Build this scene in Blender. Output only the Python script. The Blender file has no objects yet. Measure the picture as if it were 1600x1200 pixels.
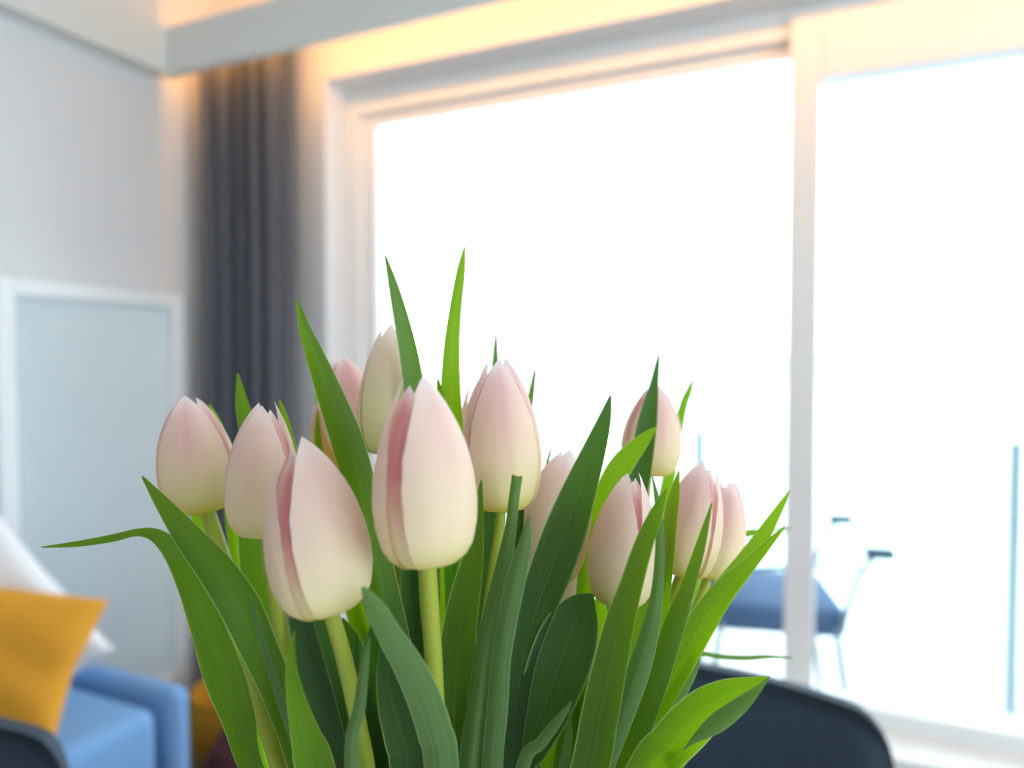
import bpy, bmesh, math, random
from mathutils import Vector, Matrix
random.seed(7)
R = math.radians
S = bpy.context.scene
COL = S.collection

# ------------------------------------------------------------------ camera
FPX = 1109.0
YAW, PITCH = R(24.4), R(1.8)
CAM = Vector((0, 0, 1.2))
cd = bpy.data.cameras.new('camera')
cam = bpy.data.objects.new('camera', cd); COL.objects.link(cam)
cam.location = CAM
cam.rotation_euler = (R(90) - PITCH, 0, YAW)
cd.sensor_width = 36.0
cd.lens = 36.0 * FPX / 1600.0
cd.clip_start = 0.01
cd.dof.use_dof = True
cd.dof.focus_distance = 0.285
cd.dof.aperture_fstop = 4.6
S.camera = cam

# ------------------------------------------------------------------ sky, exposure
w = bpy.data.worlds.new('world'); S.world = w
w.use_nodes = True
bg = w.node_tree.nodes['Background']
bg.inputs[0].default_value = (0.77, 0.90, 1.0, 1)
bg.inputs[1].default_value = 4.0
S.view_settings.view_transform = 'Standard'
S.view_settings.look = 'None'
S.view_settings.gamma = 1
S.view_settings.use_curve_mapping = False
S.view_settings.exposure = 0.44
S.cycles.use_denoising = True
S.cycles.max_bounces = 12
S.cycles.diffuse_bounces = 6
S.cycles.transparent_max_bounces = 16
S.cycles.sample_clamp_indirect = 6.0

CR = Matrix.Rotation(YAW, 3, 'Z') @ Matrix.Rotation(R(90) - PITCH, 3, 'X')
RIGHT = CR @ Vector((1, 0, 0)); UP = CR @ Vector((0, 1, 0)); FWD = CR @ Vector((0, 0, -1))
def at(x, y, d):
    """point of the room seen at pixel x, y (1600x1200) at depth d"""
    return CAM + FWD * d + RIGHT * ((x - 800) / FPX * d) + UP * ((600 - y) / FPX * d)

# ------------------------------------------------------------------ helpers
def lin(c):
    return tuple(((v / 255) / 12.92 if v / 255 <= .04045 else ((v / 255 + .055) / 1.055) ** 2.4) for v in c)
def tag(o, label=None, cat=None, group=None, kind=None):
    if label: o['label'] = label
    if cat: o['category'] = cat
    if group: o['group'] = group
    if kind: o['kind'] = kind
    return o
def empty(name, loc):
    o = bpy.data.objects.new(name, None); COL.objects.link(o); o.location = loc
    o.empty_display_size = .02
    return o
def origin_of(p):
    v = Vector((0, 0, 0))
    while p is not None:
        v += p.location; p = p.parent
    return v
def mk(name, verts, faces, mat, parent=None, smooth=False, uvs=None, loc=None):
    """one mesh object from world-space vertices"""
    me = bpy.data.meshes.new(name)
    o = bpy.data.objects.new(name, me); COL.objects.link(o)
    off = origin_of(parent)
    if loc is None: loc = Vector((0, 0, 0)) if parent else None
    if loc is None:
        xs = [Vector(v) for v in verts]
        loc = Vector((sum(v.x for v in xs) / len(xs), sum(v.y for v in xs) / len(xs), min(v.z for v in xs)))
    base = off + Vector(loc)
    me.from_pydata([tuple(Vector(v) - base) for v in verts], [], faces)
    o.location = loc
    if parent: o.parent = parent
    me.materials.append(mat)
    if uvs:
        uv = me.uv_layers.new(name='UVMap')
        for l in me.loops: uv.data[l.index].uv = uvs[l.vertex_index]
    if smooth:
        for p in me.polygons: p.use_smooth = True
    me.update()
    return o
def bmgeo(bm):
    bm.verts.ensure_lookup_table(); bm.verts.index_update()
    v = [x.co.copy() for x in bm.verts]; f = [[x.index for x in p.verts] for p in bm.faces]
    bm.free(); return v, f
def boxgeo(c, s, bev=0.0, seg=2, M=None):
    bm = bmesh.new(); bmesh.ops.create_cube(bm, size=1)
    for v in bm.verts: v.co = Vector((v.co.x * s[0], v.co.y * s[1], v.co.z * s[2]))
    if bev > 0: bmesh.ops.bevel(bm, geom=bm.edges[:], offset=bev, segments=seg, profile=.5, affect='EDGES')
    for v in bm.verts:
        v.co = (M @ v.co if M else v.co) + Vector(c)
    return bmgeo(bm)
def box(name, lo, hi, mat, parent=None, bev=0.0, seg=2, smooth=False):
    c = [(a + b) / 2 for a, b in zip(lo, hi)]; s = [b - a for a, b in zip(lo, hi)]
    v, f = boxgeo(c, s, bev, seg)
    return mk(name, v, f, mat, parent, smooth)
def tubegeo(pts, rad, n=10, cap=True):
    pts = [Vector(p) for p in pts]; m = len(pts)
    if not isinstance(rad, (list, tuple)): rad = [rad] * m
    V, Fc = [], []
    prev = None
    for i, p in enumerate(pts):
        t = (pts[min(i + 1, m - 1)] - pts[max(i - 1, 0)]).normalized()
        a = prev - t * prev.dot(t) if prev is not None else t.cross(Vector((0.31, .2, .93)) if abs(t.z) < .9 else Vector((1, 0, 0)))
        a.normalize(); prev = a; b = t.cross(a)
        for k in range(n):
            q = 2 * math.pi * k / n
            V.append(p + (a * math.cos(q) + b * math.sin(q)) * rad[i])
    for i in range(m - 1):
        for k in range(n):
            Fc.append([i * n + k, i * n + (k + 1) % n, (i + 1) * n + (k + 1) % n, (i + 1) * n + k])
    if cap:
        Fc.append(list(range(n))[::-1]); Fc.append([(m - 1) * n + k for k in range(n)])
    return V, Fc
def tube(name, pts, rad, mat, parent=None, n=10):
    v, f = tubegeo(pts, rad, n); return mk(name, v, f, mat, parent, True)
def catmull(P, n):
    """P list of equal-length tuples, resampled to n"""
    m = len(P); out = []
    for i in range(n):
        u = i / (n - 1) * (m - 1); k = min(int(u), m - 2); t = u - k
        a, b, c, d = P[max(k - 1, 0)], P[k], P[k + 1], P[min(k + 2, m - 1)]
        out.append(tuple(.5 * (2 * q + (r - p) * t + (2 * p - 5 * q + 4 * r - s) * t * t + (3 * q - p - 3 * r + s) * t ** 3)
                         for p, q, r, s in zip(a, b, c, d)))
    return out
def lathe(name, prof, c, mat, parent=None, n=32):
    V, Fc = [], []
    for r, z in prof:
        for k in range(n):
            q = 2 * math.pi * k / n
            V.append(Vector((c[0] + r * math.cos(q), c[1] + r * math.sin(q), c[2] + z)))
    for i in range(len(prof) - 1):
        for k in range(n):
            Fc.append([i * n + k, i * n + (k + 1) % n, (i + 1) * n + (k + 1) % n, (i + 1) * n + k])
    return mk(name, V, Fc, mat, parent, True)

# ------------------------------------------------------------------ materials
def newmat(name):
    m = bpy.data.materials.new(name); m.use_nodes = True
    nt = m.node_tree; nt.nodes.clear()
    return m, nt
def N(nt, t, **kw):
    n = nt.nodes.new(t)
    for k, v in kw.items(): setattr(n, k, v)
    return n
def plain(name, rgb, rough=.6, var=.06, scale=8, bump=0.0, bscale=200, metal=0.0, spec=.4):
    m, nt = newmat(name); L = nt.links.new
    out = N(nt, 'ShaderNodeOutputMaterial'); p = N(nt, 'ShaderNodeBsdfPrincipled')
    tc = N(nt, 'ShaderNodeTexCoord'); no = N(nt, 'ShaderNodeTexNoise')
    no.inputs['Scale'].default_value = scale; no.inputs['Detail'].default_value = 4
    mx = N(nt, 'ShaderNodeMix', data_type='RGBA')
    c = lin(rgb)
    mx.inputs['A'].default_value = tuple(min(1, v * (1 - var)) for v in c) + (1,)
    mx.inputs['B'].default_value = tuple(min(1, v * (1 + var)) for v in c) + (1,)
    L(tc.outputs['Object'], no.inputs['Vector']); L(no.outputs['Fac'], mx.inputs['Factor'])
    L(mx.outputs['Result'], p.inputs['Base Color'])
    p.inputs['Roughness'].default_value = rough; p.inputs['Metallic'].default_value = metal
    p.inputs['Specular IOR Level'].default_value = spec
    if bump > 0:
        n2 = N(nt, 'ShaderNodeTexNoise'); n2.inputs['Scale'].default_value = bscale
        b = N(nt, 'ShaderNodeBump'); b.inputs['Strength'].default_value = bump; b.inputs['Distance'].default_value = .002
        L(tc.outputs['Object'], n2.inputs['Vector']); L(n2.outputs['Fac'], b.inputs['Height']); L(b.outputs['Normal'], p.inputs['Normal'])
    L(p.outputs[0], out.inputs[0])
    return m
def emitmat(name, rgb, strength):
    m, nt = newmat(name); out = N(nt, 'ShaderNodeOutputMaterial'); e = N(nt, 'ShaderNodeEmission')
    e.inputs[0].default_value = (*rgb, 1); e.inputs[1].default_value = strength
    nt.links.new(e.outputs[0], out.inputs[0]); return m
def glassmat(name, tint=(.97, .99, .985), refl=.06):
    m, nt = newmat(name); L = nt.links.new
    out = N(nt, 'ShaderNodeOutputMaterial'); t = N(nt, 'ShaderNodeBsdfTransparent'); g = N(nt, 'ShaderNodeBsdfGlossy')
    t.inputs[0].default_value = (*tint, 1); g.inputs['Roughness'].default_value = .02
    fr = N(nt, 'ShaderNodeFresnel'); fr.inputs[0].default_value = 1.3
    mx = N(nt, 'ShaderNodeMixShader'); L(fr.outputs[0], mx.inputs[0]); L(t.outputs[0], mx.inputs[1]); L(g.outputs[0], mx.inputs[2])
    L(mx.outputs[0], out.inputs[0]); return m
def floormat():
    m, nt = newmat('oak_floor'); L = nt.links.new
    out = N(nt, 'ShaderNodeOutputMaterial'); p = N(nt, 'ShaderNodeBsdfPrincipled')
    tc = N(nt, 'ShaderNodeTexCoord'); mp = N(nt, 'ShaderNodeMapping'); mp.inputs['Scale'].default_value = (14, 1.2, 1)
    no = N(nt, 'ShaderNodeTexNoise'); no.inputs['Scale'].default_value = 3; no.inputs['Detail'].default_value = 6
    cr = N(nt, 'ShaderNodeValToRGB')
    cr.color_ramp.elements[0].color = (*lin((104, 76, 52)), 1); cr.color_ramp.elements[1].color = (*lin((156, 122, 90)), 1)
    L(tc.outputs['Object'], mp.inputs[0]); L(mp.outputs[0], no.inputs['Vector']); L(no.outputs['Fac'], cr.inputs[0])
    L(cr.outputs[0], p.inputs['Base Color']); p.inputs['Roughness'].default_value = .35; L(p.outputs[0], out.inputs[0])
    return m
def thinmat(name, build, trans=.5, rough=.45, spec=.35, tcol=None):
    """thin living tissue: reflects on the lit side and lets light through"""
    m, nt = newmat(name); L = nt.links.new
    out = N(nt, 'ShaderNodeOutputMaterial'); p = N(nt, 'ShaderNodeBsdfPrincipled'); t = N(nt, 'ShaderNodeBsdfTranslucent')
    col, tc2, bumpn = build(nt)
    L(col, p.inputs['Base Color']); L(tc2, t.inputs[0])
    p.inputs['Roughness'].default_value = rough; p.inputs['Specular IOR Level'].default_value = spec
    if bumpn is not None: L(bumpn, p.inputs['Normal'])
    mx = N(nt, 'ShaderNodeMixShader'); mx.inputs[0].default_value = trans
    L(p.outputs[0], mx.inputs[1]); L(t.outputs[0], mx.inputs[2]); L(mx.outputs[0], out.inputs[0])
    return m
def math_(nt, op, a, b=None, clamp=False):
    n = N(nt, 'ShaderNodeMath', operation=op, use_clamp=clamp)
    for i, v in enumerate((a, b)):
        if v is None: continue
        if isinstance(v, (int, float)): n.inputs[i].default_value = v
        else: nt.links.new(v, n.inputs[i])
    return n.outputs[0]
def mixc(nt, f, a, b):
    n = N(nt, 'ShaderNodeMix', data_type='RGBA')
    for k, v in (('Factor', f), ('A', a), ('B', b)):
        if isinstance(v, (int, float)): n.inputs[k].default_value = v
        elif isinstance(v, tuple): n.inputs[k].default_value = (*v, 1)
        else: nt.links.new(v, n.inputs[k])
    return n.outputs['Result']
def uvs_(nt):
    u = N(nt, 'ShaderNodeUVMap'); s = N(nt, 'ShaderNodeSeparateXYZ'); nt.links.new(u.outputs[0], s.inputs[0])
    return u.outputs[0], s.outputs[0], s.outputs[1]
def streak(nt, uv, su, sv, detail=3):
    mp = N(nt, 'ShaderNodeMapping'); mp.inputs['Scale'].default_value = (su, sv, 1)
    oi = N(nt, 'ShaderNodeObjectInfo'); cb = N(nt, 'ShaderNodeCombineXYZ')
    nt.links.new(math_(nt, 'MULTIPLY', oi.outputs['Random'], 40.0), cb.inputs[2])
    nt.links.new(cb.outputs[0], mp.inputs['Location'])
    no = N(nt, 'ShaderNodeTexNoise'); no.inputs['Scale'].default_value = 1; no.inputs['Detail'].default_value = detail
    nt.links.new(uv, mp.inputs[0]); nt.links.new(mp.outputs[0], no.inputs['Vector'])
    return no.outputs['Fac']
def ramp(nt, f, stops):
    n = N(nt, 'ShaderNodeValToRGB'); e = n.color_ramp.elements
    while len(e) < len(stops): e.new(.5)
    for k, (pos, c) in enumerate(stops):
        e[k].position = pos; e[k].color = (*c, 1)
    nt.links.new(f, n.inputs[0]); return n.outputs[0]
def leafmat(name, c, t, margin=(.62, .72, .30), trans=.5):
    def build(nt):
        uv, u, v = uvs_(nt)
        st = streak(nt, uv, 42, 1.3)
        a = tuple(x * .55 for x in c); b = tuple(x * 1.45 for x in c)
        col = mixc(nt, st, a, b)
        tcol = mixc(nt, st, tuple(x * .70 for x in t), tuple(min(1, x * 1.2) for x in t))
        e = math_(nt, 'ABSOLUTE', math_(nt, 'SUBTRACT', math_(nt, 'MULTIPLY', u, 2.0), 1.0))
        ef = math_(nt, 'MULTIPLY', math_(nt, 'SUBTRACT', e, .93), 12.0, True)  # natural pale leaf edge, also carrying the bright lit rim in colour
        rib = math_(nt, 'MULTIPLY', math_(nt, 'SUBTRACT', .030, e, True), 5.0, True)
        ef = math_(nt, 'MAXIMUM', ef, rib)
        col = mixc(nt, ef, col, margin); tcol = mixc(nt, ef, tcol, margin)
        bp = N(nt, 'ShaderNodeBump'); bp.inputs['Strength'].default_value = .5; bp.inputs['Distance'].default_value = .0006
        nt.links.new(streak(nt, uv, 60, .8, 1), bp.inputs['Height'])
        return col, tcol, bp.outputs[0]
    return thinmat(name, build, trans, .42, .4)
def petalmat(name, stops, pink, pinkamt, trans=.44, edge=(.93, .88, .86)):
    def build(nt):
        uv, u, v = uvs_(nt)
        col = ramp(nt, v, [(p_, tuple(min(.97, x * 1.05) for x in c_)) for p_, c_ in stops])
        e = math_(nt, 'ABSOLUTE', math_(nt, 'SUBTRACT', math_(nt, 'MULTIPLY', u, 2.0), 1.0))
        mid = math_(nt, 'SUBTRACT', 1.0, math_(nt, 'MULTIPLY', e, 1.35), True)
        vv = ramp(nt, v, [(0, (0, 0, 0)), (.22, (0, 0, 0)), (.62, (1, 1, 1)), (.86, (.9, .9, .9)), (1, (.1, .1, .1))])
        st = streak(nt, uv, 16, 1.0)
        f = math_(nt, 'MULTIPLY', math_(nt, 'MULTIPLY', math_(nt, 'MULTIPLY', mid, vv), pinkamt), math_(nt, 'ADD', st, .5), True)
        col = mixc(nt, f, col, pink)
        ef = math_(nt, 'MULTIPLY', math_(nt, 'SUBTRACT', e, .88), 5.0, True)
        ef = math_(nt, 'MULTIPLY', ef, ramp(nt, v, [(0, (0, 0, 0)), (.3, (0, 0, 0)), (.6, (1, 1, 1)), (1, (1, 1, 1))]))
        col = mixc(nt, ef, col, edge)  # lighter petal edge, backlit rim put into the colour
        fine = streak(nt, uv, 55, 1.5)
        col = mixc(nt, math_(nt, 'MULTIPLY', fine, .12), col, (.72, .55, .42))
        bp = N(nt, 'ShaderNodeBump'); bp.inputs['Strength'].default_value = .2; bp.inputs['Distance'].default_value = .0006
        nt.links.new(streak(nt, uv, 36, .8, 1), bp.inputs['Height'])
        return col, col, bp.outputs[0]
    return thinmat(name, build, trans, .5, .3)
def stemmat():
    def build(nt):
        uv = N(nt, 'ShaderNodeTexCoord').outputs['Object']
        mp = N(nt, 'ShaderNodeMapping'); mp.inputs['Scale'].default_value = (400, 400, 12)
        no = N(nt, 'ShaderNodeTexNoise'); nt.links.new(uv, mp.inputs[0]); nt.links.new(mp.outputs[0], no.inputs['Vector'])
        col = mixc(nt, no.outputs['Fac'], (.36, .42, .04), (.55, .60, .10))
        return col, col, None
    return thinmat('tulip_stem', build, .35, .4, .4)

M_WALL = plain('wall_paint', (229, 230, 230), .8, .015, 3, .12, 260)
M_BACKW = plain('taupe_wall_paint', (186, 178, 170), .8, .03, 3, .12, 260)
M_CEIL = plain('ceiling_paint', (238, 237, 234), .85, .015, 3)
M_PELM = plain('pelmet_paint', (228, 228, 222), .7, .015, 3)
M_FRAME = plain('window_frame_paint', (240, 241, 240), .4, .015, 5)
M_FLOOR = floormat()
M_GLASS = glassmat('window_glass')
M_CURT = plain('grey_curtain_weave', (98, 100, 106), .9, .08, 30, .5, 900)
M_PANEL = plain('white_lacquer', (248, 251, 252), .4, .02, 4)
M_RIB = plain('ribbed_white_panel', (228, 237, 239), .5, .02, 4)
M_SOFA = plain('light_blue_upholstery', (122, 166, 216), .9, .06, 25, .5, 700)
M_SOFAD = plain('dark_sofa_base', (62, 58, 62), .8, .06, 20)
M_MUST = plain('mustard_velvet', (226, 160, 44), .85, .10, 9, .6, 500)
M_WHITEC = plain('white_cotton', (232, 232, 236), .9, .03, 12, .5, 600)
M_CHAIR = plain('charcoal_chair_fabric', (46, 60, 74), .75, .10, 40, .5, 900)
M_BLACK = plain('black_metal', (34, 36, 38), .45, .05, 10)
M_MAROON = plain('maroon_felt', (88, 38, 42), .95, .08, 20, .5, 600)
M_OCHRE = plain('ochre_weave', (202, 138, 26), .9, .12, 30, .6, 400)
M_DECK = plain('pale_deck', (206, 204, 198), .8, .08, 6)
M_WATER = plain('pale_water', (190, 205, 212), .25, .05, 1)
M_RAILP = plain('galvanised_post', (150, 168, 176), .4, .05, 10, metal=.3)
M_RAILG = glassmat('rail_glass', (.96, .985, .98))
M_TCHAIR = plain('slate_blue_sling', (58, 82, 112), .8, .06, 20)
M_TFRAME = plain('white_tube', (120, 132, 142), .4, .04, 10)
M_TPAD = plain('slate_arm_pad', (50, 72, 86), .6, .05, 10)
M_TABLE = plain('table_white', (242, 241, 238), .35, .02, 12)
M_VASE = plain('white_glaze', (236, 236, 232), .2, .02, 5)
M_LED = emitmat('warm_led', (1.0, .44, .10), 24.0)

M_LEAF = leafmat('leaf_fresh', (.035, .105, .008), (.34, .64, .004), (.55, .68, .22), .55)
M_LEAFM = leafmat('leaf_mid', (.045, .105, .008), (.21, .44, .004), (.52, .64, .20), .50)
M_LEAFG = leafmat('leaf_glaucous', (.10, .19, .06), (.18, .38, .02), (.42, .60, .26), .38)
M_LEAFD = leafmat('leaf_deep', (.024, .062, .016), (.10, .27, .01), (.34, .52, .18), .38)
CREAM = [(0, (.62, .58, .08)), (.08, (.76, .70, .30)), (.22, (.88, .79, .55)), (.55, (.92, .80, .65)), (.82, (.92, .76, .67)), (1, (.92, .82, .81))]
GREENC = [(0, (.55, .58, .14)), (.12, (.74, .72, .36)), (.4, (.82, .78, .50)), (.8, (.86, .74, .58)), (1, (.88, .76, .72))]
GOLD = [(0, (.60, .56, .08)), (.2, (.86, .66, .14)), (.55, (.90, .66, .24)), (.85, (.90, .66, .52)), (1, (.9, .7, .7))]
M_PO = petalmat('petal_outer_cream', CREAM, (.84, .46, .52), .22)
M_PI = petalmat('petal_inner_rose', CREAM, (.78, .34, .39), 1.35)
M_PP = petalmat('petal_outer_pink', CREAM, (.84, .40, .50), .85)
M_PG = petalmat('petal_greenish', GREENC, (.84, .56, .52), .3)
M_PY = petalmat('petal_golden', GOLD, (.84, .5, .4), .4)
CREAMY = [(0, (.55, .52, .03)), (.07, (.72, .64, .10)), (.20, (.83, .76, .42)), (.38, (.90, .80, .56)), (.62, (.92, .79, .63)), (.84, (.92, .74, .68)), (1, (.92, .82, .83))]
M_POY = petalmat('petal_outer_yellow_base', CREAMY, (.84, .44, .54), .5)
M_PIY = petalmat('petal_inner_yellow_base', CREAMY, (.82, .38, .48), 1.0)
M_STEM = stemmat()

# ------------------------------------------------------------------ room shell
XL, XR, YB, YF, ZC = -2.14, 2.30, -2.6, 2.00, 2.55   # left, right, back, window-wall face, ceiling
WX0, WX1, WZ0, WZ1 = -1.62, 1.45, 0.215, 2.175          # window opening
YW = 2.20                                               # outside face of the window wall
def struct(o, label, cat='structure'):
    return tag(o, label, cat, kind='structure')
struct(box('floor', (XL - .1, YB - .1, -.10), (XR + .1, YW, 0), M_FLOOR), 'light brown oak floor of the room', 'floor')
struct(box('ceiling', (XL - .1, YB - .1, ZC), (XR + .1, YW, ZC + .1), M_CEIL), 'white ceiling above the glowing pelmet', 'ceiling')
struct(box('wall_left', (XL - .1, YB - .1, 0), (XL, YW, ZC), M_WALL), 'plain white side wall behind the ribbed panel', 'wall')
def wall_hole(name, x0, x1, y0, y1, hx0, hx1, hz0, hz1, label):
    V, Fc = [], []
    for lo, hi in (((x0, y0, 0), (hx0, y1, ZC)), ((hx1, y0, 0), (x1, y1, ZC)), ((hx0, y0, 0), (hx1, y1, hz0)), ((hx0, y0, hz1), (hx1, y1, ZC))):
        v, f = boxgeo([(a + b) / 2 for a, b in zip(lo, hi)], [b - a for a, b in zip(lo, hi)])
        k = len(V); V += v; Fc += [[i + k for i in q] for q in f]
    return struct(mk(name, V, Fc, M_WALL), label, 'wall')
wall_hole('wall_front', XL, XR, YF, YW, WX0, WX1, WZ0, WZ1, 'white wall around the wide window')
def wall_hole_x(name, x0, x1, hy0, hy1, hz0, hz1, label):
    V, Fc = [], []
    for lo, hi in (((x0, YB - .1, 0), (x1, hy0, ZC)), ((x0, hy1, 0), (x1, YW, ZC)), ((x0, hy0, 0), (x1, hy1, hz0)), ((x0, hy0, hz1), (x1, hy1, ZC))):
        v, f = boxgeo([(a + b) / 2 for a, b in zip(lo, hi)], [b - a for a, b in zip(lo, hi)])
        k = len(V); V += v; Fc += [[i + k for i in q] for q in f]
    return struct(mk(name, V, Fc, M_WALL), label, 'wall')
wall_hole_x('wall_right', XR, XR + .1, -1.9, 1.3, .3, 2.2, 'white side wall facing the ribbed panel, with an added window')
w3 = empty('added_window', (XR + .05, -.3, .3)); struct(w3, 'unseen white window added in the side wall to light the ribbed panel', 'window')  # unseen window, added to brighten the ribbed panel and its wall
for lo, hi in (((-1.9, .3), (-1.84, 2.2)), ((1.24, .3), (1.3, 2.2)), ((-.33, .36), (-.27, 2.14)), ((-1.84, .3), (1.24, .36)), ((-1.84, 2.14), (1.24, 2.2))):
    box('frame_bar', (XR + .02, lo[0], lo[1]), (XR + .08, hi[0], hi[1]), M_FRAME, w3)
struct(box('wall_back', (XL, YB - .1, 0), (XR, YB, ZC), M_BACKW), 'plain pale taupe wall opposite the wide window', 'wall')

# wide window: a fixed pane and a wider-framed sash
win = empty('window_1', (-.09, 2.10, WZ0)); struct(win, 'wide white window with a fixed pane and a sash', 'window')
def wbar(name, lo, hi, mat=M_FRAME, par=win, bev=.004): return box(name, lo, hi, mat, par, bev)
FY0, FY1 = 2.125, 2.195
MX0, MX1 = -.120, -.042
wbar('frame_stile', (WX0, FY0, WZ0 + .035), (WX0 + .045, FY1, WZ1 - .085))
wbar('frame_head', (WX0, FY0, WZ1 - .085), (WX1, FY1, WZ1))
wbar('frame_sill', (WX0, FY0, WZ0), (WX1, FY1, WZ0 + .035))
wbar('frame_stile', (WX1 - .045, FY0, WZ0 + .035), (WX1, FY1, WZ1 - .085))
# fixed side: slim inner bead, set back
wbar('glazing_bead', (WX0 + .045, FY0 + .03, WZ0 + .05), (WX0 + .10, FY1, WZ1 - .122))
wbar('glazing_bead', (WX0 + .045, FY0 + .03, WZ1 - .122), (MX0, FY1, WZ1 - .085))
wbar('glazing_bead', (WX0 + .045, FY0 + .03, WZ0 + .035), (MX0, FY1, WZ0 + .05))
box('pane', (WX0 + .08, 2.172, WZ0 + .04), (MX0 + .01, 2.178, WZ1 - .118), M_GLASS, win)
# sash on the other side
sash = empty('sash', (0, 0, 0)); sash.parent = win
wbar('sash_stile', (MX0, FY0 - .02, WZ0 + .03), (MX1, FY1, WZ1 - .035), par=sash)
wbar('sash_stile', (WX1 - .115, FY0 - .01, WZ0 + .03), (WX1 - .045, FY1, WZ1 - .045), par=sash)
wbar('sash_head', (MX1, FY0 - .02, WZ1 - .212), (WX1 - .115, FY1, WZ1 - .035), par=sash)
wbar('sash_foot', (MX1, FY0 - .01, WZ0 + .03), (WX1 - .115, FY1, WZ0 + .05), par=sash)
box('pane', (MX1 - .01, 2.165, WZ0 + .045), (WX1 - .11, 2.171, WZ1 - .206), M_GLASS, sash)
wbar('window_board', (WX0 - .03, YF - .035, WZ0 - .035), (WX1 + .03, FY0 + .002, WZ0 + .002))

# pelmet in front of the curtain and along the side wall, LED strip behind it
PY0, PY1, PZ0, PZ1, PXL = 1.745, 1.775, 2.176, 2.335, -2.075
struct(box('trim_1', (PXL - .03, PY0, PZ0), (XR, PY1, PZ1), M_PELM), 'long white pelmet board hiding the curtain track and warm light', 'pelmet')
struct(box('trim_2', (XL, YB, PZ0), (PXL, PY0 + .001, PZ1), M_PELM), 'white pelmet board along the top of the side wall', 'pelmet')
tag(box('led_strip', (XL + .03, PY1 + .001, 2.262), (XR - .05, PY1 + .013, 2.276), M_LED), 'warm glowing light strip fixed behind the long pelmet board', 'light')

# ------------------------------------------------------------------ outside
struct(box('terrace_floor', (-6, YW + .001, -.21), (6, 3.6, -.11), M_DECK), 'pale sunlit terrace outside the window', 'terrace')
struct(box('water', (-80, 3.61, -1.6), (80, 160, -1.5), M_WATER), 'pale glaring water beyond the terrace', 'water')
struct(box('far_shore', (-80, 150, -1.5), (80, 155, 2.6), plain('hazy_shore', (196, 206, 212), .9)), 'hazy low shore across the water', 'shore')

rail = empty('terrace_railing', (0.05, 3.15, -.11)); tag(rail, 'glass terrace railing with slim metal posts outside the window', 'railing')
for i in range(-3, 4):
    x = .615 + i * 1.145
    box('post', (x - .02, 3.13, -.11), (x + .02, 3.17, .905), M_RAILP, rail, .004)
    box('pane', (x + .03, 3.145, .05), (x + 1.115, 3.155, .86), M_RAILG, rail)

# terrace chair (seen through the window)
tc = empty('terrace_chair', at(1230, 1090, 2.62) * 1.0); tc.location.z = -.11
tag(tc, 'slate blue terrace armchair with pale tube legs outside the window', 'chair')
def tw(x, y, d): return at(x, y, d)
sc_ = [tw(1118, 930, 2.50), tw(1303, 952, 2.42), tw(1300, 915, 2.9), tw(1150, 893, 2.95)]
zs = .44
def flat(p, z): return Vector((p.x, p.y, z))
s_c = flat((sc_[0] + sc_[1] + sc_[2] + sc_[3]) / 4, zs)
ax = flat(sc_[1] - sc_[0], 0).normalized(); ay = Vector((-ax.y, ax.x, 0))
s_c = s_c - Vector((RIGHT.x, RIGHT.y, 0)) * .085 - Vector((FWD.x, FWD.y, 0)) * .12
def lc(a, b, z): return flat(s_c, 0) + ax * a + ay * b + Vector((0, 0, z - .09))
Mx = Matrix((ax, ay, Vector((0, 0, 1)))).transposed()
v, f = boxgeo(lc(0, 0, .43), (.44, .46, .10), .035, 3, Mx); mk('seat', v, f, M_TCHAIR, tc, True)
v, f = boxgeo(lc(-.25, 0, .66), (.05, .46, .36), .02, 3, Mx); mk('backrest', v, f, M_TCHAIR, tc, True)
for sy in (-1, 1):
    tube('arm_rail', [lc(-.26, .25 * sy, .56), lc(-.16, .25 * sy, .60), lc(.02, .25 * sy, .62), lc(.24, .25 * sy, .63)], .008, M_TFRAME, tc)
    tube('arm_post', [lc(.19, .25 * sy, .42), lc(.23, .25 * sy, .58), lc(.28, .25 * sy, .67)], .010, M_TFRAME, tc)
    v, f = boxgeo(lc(.30, .25 * sy, .68), (.09, .05, .035), .012, 2, Mx); mk('arm_pad', v, f, M_TPAD, tc, True)
    for sx in (-1, 1):
        tube('leg', [lc(.18 * sx, .22 * sy, .42), lc(.24 * sx, .25 * sy, -.02)], .012, M_TFRAME, tc)

# ------------------------------------------------------------------ curtain
def curtain():
    V, Fc, n, m = [], [], 120, 24
    for j in range(m + 1):
        z = .03 + (2.30 - .03) * j / m
        for i in range(n + 1):
            t = i / n
            x = -2.075 + .40 * t
            ph = t * 2 * math.pi * 5.5
            y = 1.885 + .040 * math.sin(ph + .15 * math.sin(3 * z)) + .012 * math.sin(2.3 * ph + 1)
            V.append(Vector((x + .012 * math.cos(ph), y, z)))
    for j in range(m):
        for i in range(n):
            a = j * (n + 1) + i; Fc.append([a, a + 1, a + n + 2, a + n + 1])
    o = mk('curtain', V, Fc, M_CURT, None, True)
    s = o.modifiers.new('thickness', 'SOLIDIFY'); s.thickness = .003
    return tag(o, 'dark grey floor-length curtain gathered beside the window', 'curtain')
curtain()

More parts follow.
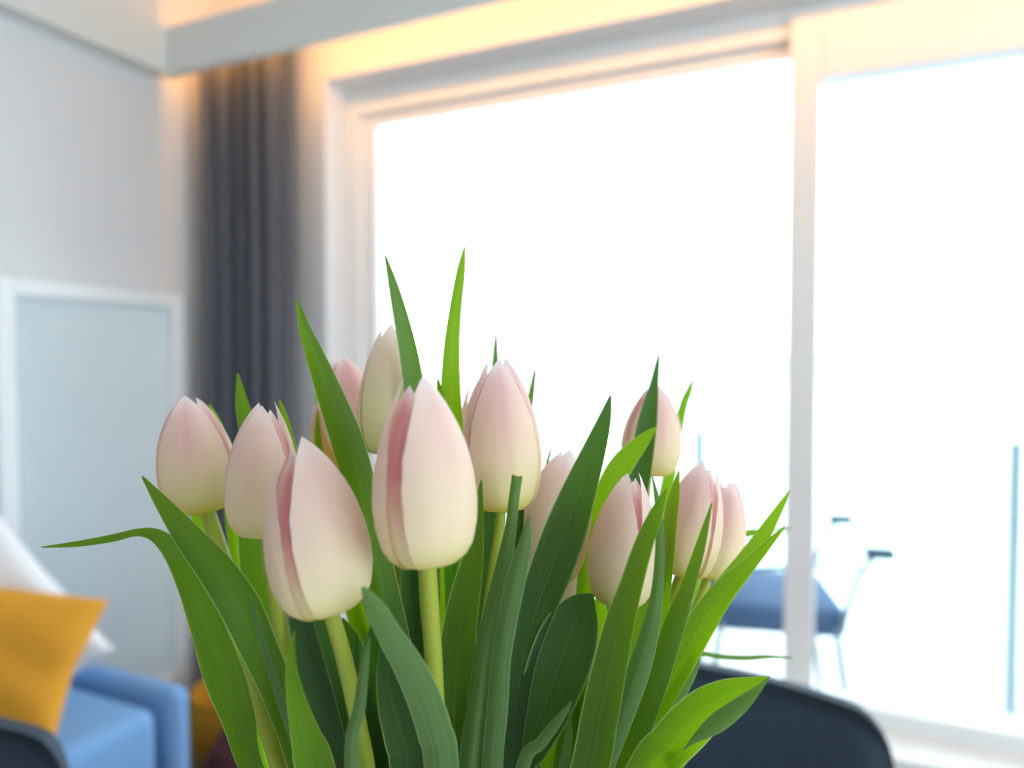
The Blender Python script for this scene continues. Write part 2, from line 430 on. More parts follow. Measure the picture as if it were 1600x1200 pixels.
# ------------------------------------------------------------------ ribbed panel against the side wall
pn = empty('ribbed_panel', (XL + .03, 1.52, 0)); tag(pn, 'white framed panel with fine vertical ribs against the side wall', 'panel')
py0, py1, pz0, pz1, px0 = 1.185, 1.80, .06, 1.435, XL + .012
box('stile', (px0, py0, pz0), (px0 + .05, py0 + .05, pz1), M_PANEL, pn, .006)
box('stile', (px0, py1 - .05, pz0), (px0 + .05, py1, pz1), M_PANEL, pn, .006)
box('rail', (px0, py0 + .05, pz1 - .05), (px0 + .05, py1 - .05, pz1), M_PANEL, pn, .006)
box('rail', (px0, py0 + .05, pz0), (px0 + .05, py1 - .05, pz0 + .05), M_PANEL, pn, .006)
for yy in (py0 + .01, py1 - .06): box('foot', (px0 + .005, yy, 0), (px0 + .045, yy + .05, pz0), M_PANEL, pn)
V, Fc = [], []; nr = 28
for i in range(nr * 4 + 1):
    y = py0 + .05 + (py1 - py0 - .1) * i / (nr * 4)
    x = px0 + .013 + .011 * (1 - abs((i % 4) - 2) / 2)
    V += [Vector((x, y, pz0 + .05)), Vector((x, y, pz1 - .05))]
for i in range(nr * 4): Fc.append([2 * i, 2 * i + 2, 2 * i + 3, 2 * i + 1])
tag(mk('ribs', V, Fc, M_RIB, pn), kind='stuff')

# ------------------------------------------------------------------ sofa, cushions
sf = empty('sofa', (-1.68, .35, 0)); tag(sf, 'light blue sofa along the side wall', 'sofa')
SX0, SX1, SY0, SY1 = -2.12, -1.325, -.75, 1.13
box('base', (SX0, SY0, .10), (SX1 - .03, SY1, .27), M_SOFAD, sf, .02, 3, True)  # dark base colour stands in for shade in the slit by the armrest
box('seat_cushion', (SX0 + .15, SY0 + .10, .27), (SX1, .18, .45), M_SOFA, sf, .035, 4, True)
box('seat_cushion', (SX0 + .15, .185, .27), (SX1, SY1 - .06, .45), M_SOFA, sf, .035, 4, True)
box('armrest', (SX0, SY1 - .03, .12), (SX1 - .005, SY1 + .03, .462), M_SOFA, sf, .027, 4, True)
box('armrest', (SX0, SY0 - .03, .12), (SX1 - .01, SY0 + .09, .455), M_SOFA, sf, .035, 4, True)
box('backrest', (SX0, SY0 + .09, .25), (SX0 + .13, SY1 - .035, .74), M_SOFA, sf, .04, 4, True)
for lx in (SX0 + .06, SX1 - .10):
    for ly in (SY0 + .06, SY1 - .10): box('leg', (lx, ly, 0), (lx + .04, ly + .04, .12), M_SOFAD, sf)

def cushion(name, c, ux, uz, wd, ht, th, mat, seed):
    ux = Vector(ux).normalized(); uz = Vector(uz); uz = (uz - ux * uz.dot(ux)).normalized(); un = ux.cross(uz)
    rnd = random.Random(seed); n = 24
    ks = [(rnd.uniform(3, 9), rnd.uniform(3, 9), rnd.uniform(0, 6)) for _ in range(5)]
    V, Fc = [], []
    for side in (1, -1):
        for j in range(n + 1):
            for i in range(n + 1):
                a, b = 2 * i / n - 1, 2 * j / n - 1
                k = max(0, (1 - a * a)) ** .5 * max(0, (1 - b * b)) ** .5
                pin = 1 - .07 * (1 - abs(b)) * (abs(a) ** 2); pjn = 1 - .07 * (1 - abs(a)) * (abs(b) ** 2)
                wr = sum(math.sin(p * a + q * b + s) for p, q, s in ks) * .0025 * k
                V.append(Vector(c) + ux * (a * wd / 2 * pin) + uz * (b * ht / 2 * pjn) + un * side * (th / 2 * k ** .75 + wr + .001))
    m = (n + 1) ** 2
    for side in (0, 1):
        for j in range(n):
            for i in range(n):
                q = [side * m + j * (n + 1) + i, side * m + j * (n + 1) + i + 1, side * m + (j + 1) * (n + 1) + i + 1, side * m + (j + 1) * (n + 1) + i]
                Fc.append(q if side == 0 else q[::-1])
    rim = [j * (n + 1) for j in range(n + 1)]
    ring = list(range(n + 1)) + [j * (n + 1) + n for j in range(1, n + 1)] + [n * (n + 1) + i for i in range(n - 1, -1, -1)] + [j * (n + 1) for j in range(n - 1, 0, -1)]
    for k in range(len(ring)):
        a, b = ring[k], ring[(k + 1) % len(ring)]; Fc.append([a, a + m, b + m, b])
    return mk(name, V, Fc, mat, None, True)
def by_corners(name, tl, tr, bl, th, mat, seed, label):
    """square-ish cushion from three of its corners"""
    c = (tr + bl) / 2; ux = tr - tl; uz = tl - bl
    o = cushion(name, c, ux, uz, ux.length, uz.length, th, mat, seed)
    return tag(o, label, 'cushion')
by_corners('throw_cushion', at(-210, 880, 1.40), at(146, 936, 1.46), at(-285, 1125, 1.28), .13, M_MUST, 3, 'mustard yellow throw cushion leaning on the sofa')
by_corners('throw_cushion', at(-40, 760, 1.56), at(178, 1014, 1.60), at(-208, 884, 1.52), .12, M_WHITEC, 5, 'white throw cushion set on its corner behind the mustard one')

# floor things beyond the sofa
p = at(425, 1200, 1.85); pr = Vector((p.x, p.y, 0))
pf = empty('pouf', pr); tag(pf, 'maroon felt pouf on the floor between sofa and curtain', 'pouf')
lathe('body', [(.0, 0), (.125, 0), (.15, .03), (.162, .11), (.158, .19), (.135, .235), (.0, .247)], pr, M_MAROON, pf)
lathe('button', [(.0, .254), (.014, .252), (.018, .245), (.0, .237)], pr, M_MAROON, pf, 12)
p = at(372, 1110, 2.16); pr = Vector((p.x, p.y, 0))
bk = empty('basket', pr); tag(bk, 'ochre woven basket on the floor near the curtain', 'basket')
lathe('body', [(.0, .01), (.10, 0), (.125, .04), (.135, .12), (.13, .20), (.125, .20), (.128, .12), (.115, .04), (.0, .03)], pr, M_OCHRE, bk, 28)
lathe('rim', [(.130, .195), (.136, .20), (.136, .21), (.128, .215), (.122, .205), (.124, .197), (.130, .195)], pr, M_OCHRE, bk, 28)

# ------------------------------------------------------------------ table, dining chairs
tb = empty('dining_table', (-.02, -.05, 0)); tag(tb, 'white dining table under the tulip vase', 'table')
box('table_top', (-.55, -.75, .715), (.62, .52, .75), M_TABLE, tb, .006)
for x in (-.50, .51):
    for y in (-.70, .41): box('leg', (x, y, 0), (x + .06, y + .06, .716), M_TABLE, tb, .004)
def dining_chair(c, face, label):
    """shell-backed chair; face = direction the sitter looks"""
    fy = Vector((face[0], face[1], 0)).normalized(); fx = Vector((fy.y, -fy.x, 0))
    o = empty('dining_chair', (c[0], c[1], 0)); tag(o, label, 'chair')
    P = lambda a, b, z: Vector((c[0], c[1], 0)) + fx * a + fy * b + Vector((0, 0, z))
    # curved backrest
    n, m = 28, 14; V, Fc = [], []
    W, H0, H1 = .226, .44, .802
    for side in (0, 1):
        for j in range(m + 1):
            for i in range(n + 1):
                a = math.sin((2 * i / n - 1) * math.pi / 2); q = j / m
                # rounded-rectangle outline
                top = H1 - .012 * a * a - (.065 * (1 - math.sqrt(max(0, 1 - max(0, (abs(a) - .80) / .20) ** 2))))
                z = H0 + (top - H0) * q
                wd = W * (.86 + .14 * q)
                b = -.235 - .055 * q + .045 * a * a
                off = (.018 if side == 0 else -.018) * (1 - .55 * max(0, (abs(a) - .8) / .2) ** 2) * (1 - .5 * max(0, (q - .85) / .15) ** 2)
                V.append(P(wd * a, b + off, z))
    k = (n + 1) * (m + 1)
    for side in (0, 1):
        for j in range(m):
            for i in range(n):
                q = [side * k + j * (n + 1) + i, side * k + j * (n + 1) + i + 1, side * k + (j + 1) * (n + 1) + i + 1, side * k + (j + 1) * (n + 1) + i]
                Fc.append(q)
    ring = list(range(n + 1)) + [j * (n + 1) + n for j in range(1, m + 1)] + [m * (n + 1) + i for i in range(n - 1, -1, -1)] + [j * (n + 1) for j in range(m - 1, 0, -1)]
    for i in range(len(ring)):
        a, b = ring[i], ring[(i + 1) % len(ring)]; Fc.append([a, b, b + k, a + k])
    mk('backrest', V, Fc, M_CHAIR, o, True)
    M = Matrix((fx, fy, Vector((0, 0, 1)))).transposed()
    v, f = boxgeo(P(0, 0, .445), (.44, .46, .07), .03, 3, M); mk('seat', v, f, M_CHAIR, o, True)
    for sx in (-1, 1):
        for sy in (-1, 1): tube('leg', [P(.15 * sx, .15 * sy, .42), P(.21 * sx, .21 * sy, 0)], [.014, .010], M_BLACK, o)
    return o
fh = Vector((FWD.x, FWD.y, 0)).normalized(); rh = Vector((RIGHT.x, RIGHT.y, 0))
c1 = fh * .655 + rh * .138
dining_chair(c1, -fh * 1.0 - rh * .40, 'charcoal shell-backed dining chair between the tulips and the window')
c2 = fh * .505 - rh * .70
dining_chair(c2, -fh * 1.0, 'charcoal dining chair beside the sofa and mustard cushion')

# ------------------------------------------------------------------ vase and tulips
vp = at(700, 1330, .325); VC = Vector((vp.x, vp.y, .75))
vz = empty('vase', VC); tag(vz, 'white glazed vase holding the tulips on the table', 'vase')
lathe('body', [(0, .0), (.050, .0), (.058, .01), (.062, .06), (.066, .13), (.074, .195), (.070, .197), (.062, .13), (.058, .06), (.052, .014), (0, .012)], VC, M_VASE, vz, 40)
lathe('rim', [(.0695, .194), (.073, .190), (.0765, .195), (.073, .201), (.0695, .199), (.0695, .194)], VC, M_VASE, vz, 40)

def neck(P, r=.045, z=.93):
    d = Vector((P.x - VC.x, P.y - VC.y, 0))
    k = min(1.0, r / max(d.length, 1e-4)) if d.length > r else .8
    return Vector((VC.x + d.x * k, VC.y + d.y * k, z))
def leaf(parent, pts, d0, d1, mat=None, fold=.35, roll=0.0, roll1=None, blunt=False, name='leaf', short=False):
    """pts: (pixel x, pixel y, pixel width) from tip to base; d0 depth at the tip, d1 at the base"""
    mat = mat or M_LEAF
    n = len(pts); tot = [0]
    for i in range(1, n): tot.append(tot[-1] + math.hypot(pts[i][0] - pts[i - 1][0], pts[i][1] - pts[i - 1][1]))
    K = []
    for i, q in enumerate(pts):
        d = q[3] if len(q) > 3 else d0 + (d1 - d0) * tot[i] / tot[-1]
        P = at(q[0], q[1], d)
        K.append((P.x, P.y, P.z, q[2] * d / FPX / 2))
    if not short:
        last = Vector(K[-1][:3])
        nk = neck(last)
        mid = last.lerp(nk, .55)
        K.append((mid.x, mid.y, mid.z, max(.0045, K[-1][3] * .85)))
        K.append((nk.x, nk.y, nk.z, .0045))
    rows = catmull(K, max(26, 5 * len(K)))
    m, nc = len(rows), 9
    V, Fc, UV = [], [], []
    for i, r in enumerate(rows):
        P = Vector(r[:3])
        T = (Vector(rows[min(i + 1, m - 1)][:3]) - Vector(rows[max(i - 1, 0)][:3])).normalized()
        vd = (P - CAM).normalized()
        A = T.cross(vd)
        A.normalize(); Nn = A.cross(T); 
        if Nn.dot(vd) > 0: Nn = -Nn
        s = i / (m - 1)
        rr = roll if roll1 is None else roll + (roll1 - roll) * s
        A2 = A * math.cos(rr) + Nn * math.sin(rr); N2 = Nn * math.cos(rr) - A * math.sin(rr)
        hw = max(r[3], .00025) / max(.45, math.cos(rr))
        if i == 0 and not blunt: hw = .00025
        wave = .06 * math.sin(9 * s + pts[0][0])
        for c in range(nc):
            t = 2 * c / (nc - 1) - 1
            z = fold * (abs(t) ** 1.5) + wave * t
            V.append(P + A2 * (t * hw) + N2 * (z * hw)); UV.append(((t + 1) / 2, 1 - s))
    for i in range(m - 1):
        for c in range(nc - 1):
            a = i * nc + c; Fc.append([a, a + 1, a + nc + 1, a + nc])
    return mk(name, V, Fc, mat, parent, True, UV)

def interp(tab, s):
    for (a, x), (b, y) in zip(tab, tab[1:]):
        if s <= b:
            t = (s - a) / (b - a); t = t * t * (3 - 2 * t) * .35 + t * .65
            return x + (y - x) * t
    return tab[-1][1]
RAD = [(0, .16), (.04, .46), (.10, .70), (.18, .87), (.28, .97), (.38, 1.0), (.50, .965), (.62, .87), (.74, .73), (.86, .54), (.94, .38), (1, .24)]
HGT = [(0, 0), (.04, .006), (.10, .045), (.18, .12), (.28, .235), (.38, .345), (.50, .475), (.62, .60), (.74, .725), (.86, .85), (.94, .935), (1, 1)]
WID = [(0, .20), (.08, .55), (.18, .80), (.30, .93), (.45, .95), (.60, .84), (.74, .62), (.85, .41), (.93, .23), (.98, .09), (1, .015)]
def head(root, base, tip, width, phi, mats, openness=0.0, jit=0):
    """six petals, three outer and three inner, around the axis base -> tip"""
    rnd = random.Random(jit)
    B = at(*base); Tp = at(*tip); ax = (Tp - B); H = ax.length; ax.normalize()
    RR = width * base[2] / FPX / 2
    fr = (CAM - B); fr = (fr - ax * fr.dot(ax)).normalized()
    rt = fr.cross(ax) * -1.0
    if rt.dot(RIGHT) < 0: rt = -rt
    nr, nc = 22, 13
    for k in range(6):
        inner = k >= 3
        ph = R(phi + 120 * (k % 3) + (60 if inner else 0) + rnd.uniform(-5, 5))
        rs = .94 if inner else 1.0
        hs = (.955 if inner else 1.0) + rnd.uniform(-.03, .02)
        op = openness + rnd.uniform(-.03, .05)
        tw = rnd.uniform(-.10, .10)
        V, Fc, UV = [], [], []
        for i in range(nr):
            s = i / (nr - 1); s = s ** .9
            r = interp(RAD, s) * RR * rs; r += op * RR * max(0, s - .4) ** 1.2
            z = interp(HGT, s) * H * hs; a = interp(WID, s) * RR * (1.04 if inner else 1.0)
            r = max(r, .0008)
            for c in range(nc):
                t = 2 * c / (nc - 1) - 1
                th = t * min(a / max(r, .3 * RR), 1.45)
                e = abs(t)
                # flatter towards the tip, mid rib crease, edges lifting slightly
                rad = r * (1 + (-.07 * e ** 2 if inner else .06 * e ** 3)) - .022 * RR * math.exp(-(t / .13) ** 2) * math.sin(math.pi * min(1, s * 1.1))
                fl = 0 if inner else .25 * max(0, s - .5) / .5
                rad = rad * (1 - fl) + fl * r * math.cos(th) ** -.6 if abs(th) < 1.3 else rad
                q = ph + th + tw * s
                zz = z + .0
                if s < .12: zz = z + .0
                V.append(B + ax * zz + (fr * math.cos(q) + rt * math.sin(q)) * rad)
                UV.append(((t + 1) / 2, s))
        for i in range(nr - 1):
            for c in range(nc - 1):
                a_ = i * nc + c; Fc.append([a_, a_ + 1, a_ + nc + 1, a_ + nc])
        mk('petal', V, Fc, mats[1] if inner else mats[0], root, True, UV)
def stem(root, base, tip, pts, wpx, bx):
    B = at(*base); ax = (at(*tip) - B).normalized()
    K = [B + ax * .007] + [at(*q) for q in pts]
    last = K[-1]; nk = neck(last, bx)
    K += [last.lerp(nk, .5), nk, Vector((VC.x + (nk.x - VC.x) * .5, VC.y + (nk.y - VC.y) * .5, .772))]
    d = base[2]; r0 = wpx * d / FPX / 2
    rows = catmull([(k.x, k.y, k.z) for k in K], 34)
    rad = [r0 * (.92 + .16 * min(1, i / 12)) for i in range(len(rows))]
    rad[0] *= 1.1
    tube('stem', [Vector(q) for q in rows], rad, M_STEM, root, 12)
def tulip(label, base, tip, width, phi, mats, stems, wpx, leaves, openness=0.0, bx=.03):
    B = at(*base); nk = neck(at(*stems[-1]), bx)
    root = empty('tulip', Vector((nk.x, nk.y, .772)))
    tag(root, label, 'tulip', 'tulips in the bouquet')
    head(root, base, tip, width, phi, mats, openness, int(base[0] * 7 + base[1]))
    stem(root, base, tip, stems, wpx, bx)
    for L in leaves:
        leaf(root, L[0], L[1], L[2], **(L[3] if len(L) > 3 else {}))
    return root
G, D_ = dict(mat=M_LEAFG), dict(mat=M_LEAFD)
def kw(**k): return k

# large one with a rose inner petal
tulip('largest cream tulip with a rose-pink inner petal and thick yellow-green stem',
      (668, 886, .236), (650, 592, .238), 160, 28, (M_PO, M_PI), [(673, 960, .25), (680, 1080, .27), (684, 1200, .29)], 30, [
      # diagonal leaf crossing its stem
      ([(566, 917, 6), (588, 953, 30), (611, 996, 38), (638, 1040, 46), (662, 1090, 52), (680, 1145, 54), (690, 1205, 54)], .222, .250, kw(mat=M_LEAFG, fold=-.30)),
      ([(752, 750, 3), (747, 800, 17), (741, 860, 30), (729, 920, 45), (718, 985, 54), (712, 1060, 60), (708, 1140, 64), (704, 1205, 62)], .262, .285, kw(mat=M_LEAFM, fold=.3)),
      ([(597, 996, 3), (603, 1050, 30), (614, 1100, 48), (628, 1150, 56), (638, 1205, 56)], .250, .265, kw(mat=M_LEAFD, fold=.25)),
      ([(640, 800, 10), (640, 870, 26), (641, 940, 29), (648, 1010, 30), (655, 1100, 36), (660, 1205, 40)], .300, .305, kw(mat=M_LEAFD))])
# open tipped, deep pink groove
tulip('large pale pink tulip with a deep pink groove between two broad petals',
      (514, 960, .245), (462, 690, .246), 158, 34, (M_PO, M_PI), [(530, 1000, .252), (545, 1060, .262), (562, 1140, .275), (575, 1205, .285)], 27, [
      ([(460, 985, 3), (455, 1040, 16), (462, 1090, 28), (476, 1145, 44), (494, 1205, 58)], .232, .252, kw(fold=.35)),
      ([(577, 994, 3), (570, 1040, 13), (562, 1100, 19), (550, 1205, 22)], .232, .250, kw(mat=M_LEAFG, fold=-.5)),
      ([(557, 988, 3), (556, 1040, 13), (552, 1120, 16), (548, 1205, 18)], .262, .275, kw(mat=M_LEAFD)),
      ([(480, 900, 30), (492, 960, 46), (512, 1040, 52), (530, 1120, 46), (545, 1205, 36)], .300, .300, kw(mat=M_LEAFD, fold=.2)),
      ([(455, 900, 20), (470, 970, 36), (488, 1050, 44), (512, 1130, 40), (532, 1205, 30)], .292, .295, kw(mat=M_LEAFD, fold=.2))], .04)
tulip('pointed peach-pink tulip pressed against the tulip with the deep pink groove',
      (412, 842, .285), (414, 630, .29), 112, -22, (M_PO, M_PP), [(421, 880, .29), (430, 930, .29), (441, 1000, .295), (456, 1080, .30), (480, 1205, .305)], 24, [
      # upright tip rising behind it, blade coming out below
      ([(371, 583, 2), (378, 630, 19), (388, 680, 27), (396, 760, 42), (400, 850, 52), (408, 930, 54), (424, 1010, 54), (448, 1100, 50), (475, 1205, 46)], .330, .315, kw(mat=M_LEAFM, fold=.25)),
      ([(437, 625, 3), (446, 660, 13), (458, 720, 20), (470, 800, 30), (490, 900, 40), (515, 1010, 44), (540, 1120, 40), (560, 1205, 36)], .320, .315, kw()),
      ([(392, 930, 3), (405, 985, 9), (424, 1050, 12), (445, 1112, 14), (466, 1170, 15), (480, 1210, 16)], .278, .280, kw(mat=M_LEAFG, fold=-.4))])
tulip('outermost cream tulip with a golden yellow base above the drooping leaf',
      (322, 803, .325), (291, 619, .33), 116, -12, (M_POY, M_PIY), [(334, 830, .325), (350, 880, .325), (378, 965, .325), (400, 1060, .325), (440, 1205, .325)], 25, [
      # long drooping leaf
      ([(65, 855, 2, .27), (120, 850, 9, .268), (175, 841, 12, .268), (215, 832, 12, .27), (246, 838, 22, .272), (276, 868, 34, .275), (302, 920, 42, .28), (326, 985, 50, .285), (350, 1055, 58, .29), (374, 1125, 48, .295), (395, 1205, 34, .30)], .27, .30, kw(mat=M_LEAFM, fold=.3)),
      ([(303, 780, 4), (318, 840, 34), (336, 900, 44), (356, 965, 46), (375, 1030, 40), (390, 1095, 32), (405, 1205, 26)], .345, .330, kw(fold=.15)),
      ([(222, 744, 3), (258, 792, 24), (298, 843, 42), (338, 892, 54), (374, 946, 60), (408, 1020, 54), (438, 1090, 48), (475, 1205, 42)], .272, .288, kw(mat=M_LEAFM, fold=.28)),
      ([(327, 631, 2), (336, 652, 9), (345, 675, 12), (352, 720, 16), (360, 800, 18), (375, 900, 20), (390, 1000, 22), (410, 1205, 22)], .352, .335, kw())])
tulip('slim greenish cream tulip bud with a leaf tip rising against it',
      (602, 712, .325), (610, 510, .33), 92, 5, (M_PG, M_PG), [(608, 760, .325), (616, 830, .32), (621, 900, .318), (628, 1000, .318), (640, 1205, .318)], 17, [
      ([(602, 399, 2), (613, 440, 13), (625, 490, 22), (637, 545, 28), (646, 600, 32), (655, 680, 38), (662, 780, 42), (664, 900, 46), (666, 1050, 46), (668, 1205, 40)], .308, .312, kw(mat=M_LEAFG, fold=.25)),
      ([(464, 467, 3), (475, 510, 17), (494, 560, 30), (519, 625, 42), (543, 690, 50), (560, 750, 50), (573, 810, 52), (586, 870, 52), (600, 930, 50), (618, 1000, 46), (640, 1100, 44), (650, 1205, 40)], .275, .285, kw(mat=M_LEAFM, fold=-.45)),
      ([(684, 592, 2), (688, 616, 11), (694, 650, 15), (700, 720, 20), (705, 850, 24), (708, 1000, 24), (705, 1205, 24)], .305, .312, kw())])
tulip('soft pink tulip behind the long upright leaf, beside the greenish bud',
      (562, 712, .365), (532, 556, .37), 92, 20, (M_PP, M_PP), [(570, 760, .36), (580, 850, .35), (600, 1000, .34), (640, 1205, .335)], 16, [
      ([(470, 965, 4), (482, 1010, 46), (500, 1090, 66), (534, 1205, 66)], 0.338, .335, kw(mat=M_LEAFD, fold=.2)),  # low broad dark leaves, added to darken gaps in the bunch
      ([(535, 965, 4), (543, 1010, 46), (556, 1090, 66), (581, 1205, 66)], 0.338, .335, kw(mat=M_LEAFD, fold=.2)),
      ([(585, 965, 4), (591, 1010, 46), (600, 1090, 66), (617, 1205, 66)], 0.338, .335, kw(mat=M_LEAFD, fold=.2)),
      ([(497, 640, 2), (496, 668, 9), (500, 720, 14), (515, 800, 20), (540, 900, 26), (580, 1050, 30), (620, 1205, 30)], .36, .345, kw()),
      ([(579, 830, 20), (585, 870, 36), (598, 915, 44), (615, 960, 46), (636, 1020, 46), (655, 1100, 46), (670, 1205, 40)], .31, .31, kw(mat=M_LEAFD, fold=.25))])
tulip('orange-yellow tulip glimpsed low behind the long upright leaf',
      (530, 748, .385), (512, 612, .39), 70, 0, (M_PY, M_PY), [(540, 800, .375), (560, 900, .36), (620, 1205, .345)], 14, [
      ([(430, 965, 4), (444, 1010, 46), (465, 1090, 66), (506, 1205, 66)], 0.338, .335, kw(mat=M_LEAFD, fold=.2)),  # dark back leaves added so bright gaps close up
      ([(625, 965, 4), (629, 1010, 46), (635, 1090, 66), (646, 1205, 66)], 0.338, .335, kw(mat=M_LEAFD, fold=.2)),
      ([(490, 586, 2), (496, 612, 8), (504, 680, 12), (520, 780, 18), (550, 900, 24), (600, 1050, 30), (640, 1205, 30)], .395, .35, kw())])
tulip('tall cream tulip with lilac-pink shoulders and a split tip',
      (786, 800, .288), (778, 558, .29), 120, 12, (M_POY, M_PIY), [(780, 830, .29), (773, 880, .292), (764, 940, .295), (752, 1040, .30), (735, 1205, .31)], 17, [
      # rolled leaf with a cut end over its base
      ([(808, 744, 17), (803, 780, 17), (797, 830, 19), (787, 885, 26), (771, 960, 33), (758, 1020, 34), (749, 1100, 36), (738, 1205, 42)], .258, .275, kw(mat=M_LEAFG, fold=-.75, blunt=True)),
      ([(826, 806, 3), (820, 850, 20), (806, 905, 31), (793, 970, 31), (783, 1030, 31), (777, 1110, 33), (769, 1205, 33)], .254, .272, kw(mat=M_LEAFG, fold=-.4)),
      ([(836, 579, 2), (830, 615, 8), (824, 660, 12), (815, 760, 18), (805, 900, 26), (795, 1050, 30), (780, 1205, 30)], .315, .315, kw(mat=M_LEAFG)),
      ([(766, 780, 12), (762, 840, 30), (756, 900, 32), (748, 970, 34), (742, 1080, 36), (735, 1205, 36)], .305, .31, kw(mat=M_LEAFD))])
tulip('pale pink tulip mostly hidden behind the tall lilac-shouldered tulip',
      (758, 790, .345), (752, 582, .345), 90, 30, (M_PP, M_PO), [(752, 850, .34), (740, 960, .335), (725, 1205, .33)], 16, [
      ([(680, 965, 4), (681, 1010, 46), (683, 1090, 66), (686, 1205, 66)], 0.338, .335, kw(mat=M_LEAFD, fold=.2)),  # filler leaves, added to make the gaps behind the stems dark
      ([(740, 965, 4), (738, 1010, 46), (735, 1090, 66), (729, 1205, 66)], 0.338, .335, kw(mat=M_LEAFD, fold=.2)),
      ([(726, 385, 2), (720, 425, 13), (712, 480, 18), (706, 540, 24), (704, 600, 30), (705, 660, 36), (708, 740, 40), (708, 850, 46), (706, 960, 48), (704, 1080, 46), (702, 1205, 40)], .312, .315, kw(fold=.2)),
      ([(775, 520, 2), (774, 556, 8), (772, 620, 12), (768, 760, 20), (760, 900, 26), (745, 1050, 30), (730, 1205, 30)], .345, .33, kw(mat=M_LEAFG))])
tulip('leaning pink and cream tulip half covered by the widest dark upright leaf',
      (846, 912, .318), (892, 702, .32), 118, -8, (M_PO, M_PP), [(838, 950, .318), (825, 1020, .318), (808, 1110, .318), (790, 1205, .318)], 18, [
      ([(954, 618, 3), (943, 660, 22), (926, 710, 38), (904, 770, 54), (883, 830, 66), (861, 890, 66), (839, 950, 58), (820, 1020, 44), (808, 1100, 36), (800, 1205, 30)], .268, .288, kw(mat=M_LEAFD, fold=.18)),
      ([(790, 965, 4), (786, 1010, 46), (778, 1090, 66), (765, 1205, 66)], 0.338, .335, kw(mat=M_LEAFD, fold=.2)),  # this leaf and the next are added to darken the gaps
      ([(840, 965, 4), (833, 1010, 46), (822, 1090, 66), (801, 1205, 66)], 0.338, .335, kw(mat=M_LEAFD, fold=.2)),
      ([(863, 692, 1), (858, 712, 4), (852, 740, 6), (842, 820, 12), (832, 920, 20), (818, 1050, 26), (800, 1205, 26)], .345, .33, kw(mat=M_LEAFG)),
      ([(817, 778, 4), (810, 825, 16), (802, 880, 22), (796, 950, 28), (790, 1050, 34), (782, 1205, 34)], .300, .308, kw(mat=M_LEAFD))])
tulip('small cream tulip bud low among the leaves under the leaning tulip',
      (868, 1010, .335), (892, 862, .335), 72, 10, (M_PG, M_PG), [(860, 1050, .335), (848, 1110, .333), (830, 1205, .33)], 14, [
      # broad dark leaf
      ([(926, 928, 6), (910, 950, 58), (893, 985, 88), (878, 1025, 96), (864, 1065, 92), (846, 1115, 80), (826, 1160, 66), (808, 1210, 52)], .276, .290, kw(mat=M_LEAFD, fold=.22)),
      ([(893, 1096, 3), (872, 1126, 14), (846, 1160, 18), (815, 1207, 22)], .262, .268, kw(mat=M_LEAFG, fold=-.3)),
      ([(890, 1106, 2), (889, 1150, 12), (880, 1207, 18)], .272, .28, kw(mat=M_LEAFG)),
      ([(912, 800, 10), (908, 870, 22), (903, 930, 26), (897, 1000, 30), (880, 1100, 34), (860, 1205, 34)], .335, .32, kw())])
tulip('pink-flushed cream tulip crossed by a slender leaf at its side',
      (968, 948, .296), (986, 740, .298), 106, -36, (M_PO, M_PI), [(960, 985, .298), (948, 1050, .30), (930, 1120, .305), (905, 1205, .31)], 18, [
      ([(1041, 764, 3), (1026, 800, 20), (1006, 850, 29), (986, 915, 36), (968, 975, 46), (951, 1050, 54), (935, 1130, 58), (920, 1205, 58)], .252, .268, kw(mat=M_LEAFM, fold=.3)),
      ([(1019, 744, 2), (1028, 790, 10), (1031, 850, 14), (1027, 920, 18), (1017, 980, 27), (1000, 1040, 35), (979, 1100, 36), (955, 1170, 30), (942, 1210, 28)], .262, .272, kw(mat=M_LEAFG, fold=-.4)),
      ([(1020, 905, 3), (1010, 940, 22), (997, 990, 38), (984, 1050, 40), (965, 1120, 42), (940, 1205, 40)], .30, .30, kw()),
      ([(938, 920, 6), (936, 960, 28), (928, 1010, 40), (914, 1070, 46), (898, 1140, 46), (885, 1205, 44)], .312, .312, kw())])
tulip('tall pink-tipped tulip standing apart with a leaf across its face',
      (1013, 745, .395), (1022, 602, .395), 92, 20, (M_POY, M_PIY), [(1008, 790, .39), (998, 860, .38), (975, 980, .365), (930, 1205, .345)], 14, [
      ([(1030, 551, 2), (1022, 600, 13), (1013, 650, 28), (1005, 700, 34), (997, 750, 36), (985, 820, 36), (968, 920, 36), (945, 1050, 36), (910, 1205, 34)], .36, .335, kw(mat=M_LEAFD, fold=.2)),
      ([(950, 965, 4), (938, 1010, 46), (918, 1090, 66), (880, 1205, 66)], 0.338, .335, kw(mat=M_LEAFD, fold=.2)),  # added dark filler leaves, deepening the gaps at this side
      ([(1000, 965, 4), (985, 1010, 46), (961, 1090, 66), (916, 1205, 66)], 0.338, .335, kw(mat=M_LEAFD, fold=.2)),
      ([(1084, 590, 2), (1076, 612, 10), (1066, 640, 13), (1050, 720, 18), (1030, 820, 22), (1000, 950, 26), (940, 1205, 28)], .42, .35, kw())])
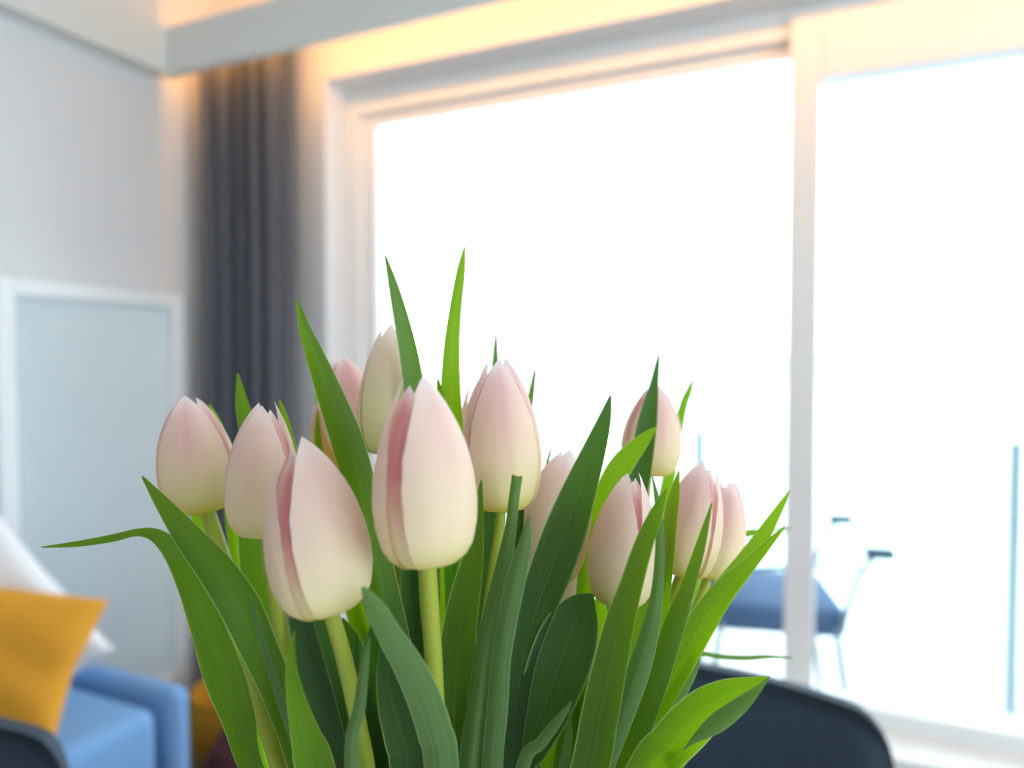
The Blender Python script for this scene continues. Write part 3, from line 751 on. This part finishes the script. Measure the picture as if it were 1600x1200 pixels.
tulip('cream tulip with pointed mauve side petals and a narrow leaf tip across it',
      (1066, 902, .308), (1102, 724, .31), 94, -20, (M_POY, M_PIY), [(1052, 935, .31), (1038, 985, .31), (1015, 1060, .312), (970, 1205, .318)], 19, [
      ([(1112, 786, 2), (1095, 851, 15), (1076, 913, 22), (1055, 973, 33), (1036, 1030, 37), (1012, 1100, 40), (978, 1195, 36)], .268, .278, kw(mat=M_LEAFM, fold=-.3)),
      ([(1026, 667, 3), (1003, 690, 22), (972, 726, 36), (950, 768, 38), (934, 820, 34), (920, 880, 30), (912, 960, 30), (905, 1080, 32), (895, 1205, 32)], .318, .315, kw(fold=.25)),
      ([(1061, 736, 2), (1053, 775, 17), (1046, 820, 22), (1041, 880, 22), (1030, 960, 26), (1005, 1080, 30), (960, 1205, 30)], .296, .305, kw())], .06)
tulip('cream and pale pink tulip tucked behind the one with mauve side petals',
      (1108, 906, .345), (1142, 750, .348), 80, 8, (M_POY, M_PIY), [(1090, 945, .345), (1070, 1000, .342), (1035, 1085, .338), (980, 1205, .333)], 16, [
      ([(1234, 766, 2), (1212, 804, 14), (1190, 840, 23), (1163, 882, 32), (1130, 925, 36), (1098, 975, 36), (1065, 1040, 34), (1025, 1120, 32), (985, 1205, 30)], .318, .305, kw(fold=.3)),
      ([(1226, 823, 2), (1196, 854, 14), (1168, 884, 22), (1140, 912, 32), (1106, 958, 42), (1077, 1008, 44), (1050, 1058, 42), (1020, 1115, 38), (985, 1185, 32), (972, 1210, 30)], .290, .288, kw(fold=.3)),
      # broad short leaf at the side
      ([(1201, 1058, 3), (1170, 1072, 28), (1138, 1086, 48), (1106, 1106, 62), (1076, 1134, 68), (1044, 1168, 64), (1010, 1207, 60)], .262, .272, kw(fold=.5)),
      ([(1202, 1058, 2), (1178, 1083, 14), (1150, 1107, 25), (1122, 1128, 28), (1100, 1144, 20), (1082, 1158, 9), (1068, 1172, 1)],   .2545, .2580, kw(mat=M_LEAFG, fold=-.25, name='leaf_fold', short=True)),
      ([(1096, 1012, 2), (1082, 1046, 16), (1060, 1088, 20), (1032, 1138, 20), (1000, 1200, 20)], .290, .290, kw(mat=M_LEAFG, fold=-.2)),
      ([(1093, 1154, 2), (1072, 1176, 20), (1048, 1203, 28)], .268, .272, kw(mat=M_LEAFG)),
      ([(1238, 1028, 2), (1200, 1026, 6), (1165, 1028, 8), (1125, 1026, 8), (1095, 1022, 8), (1060, 1035, 10), (1000, 1100, 14), (950, 1205, 18)], .40, .35, kw(mat=M_LEAFG, fold=.2)),
      ([(1236, 824, 2), (1200, 829, 5), (1170, 833, 11), (1140, 842, 13), (1105, 880, 14), (1060, 980, 18), (980, 1205, 22)], .385, .35, kw())])
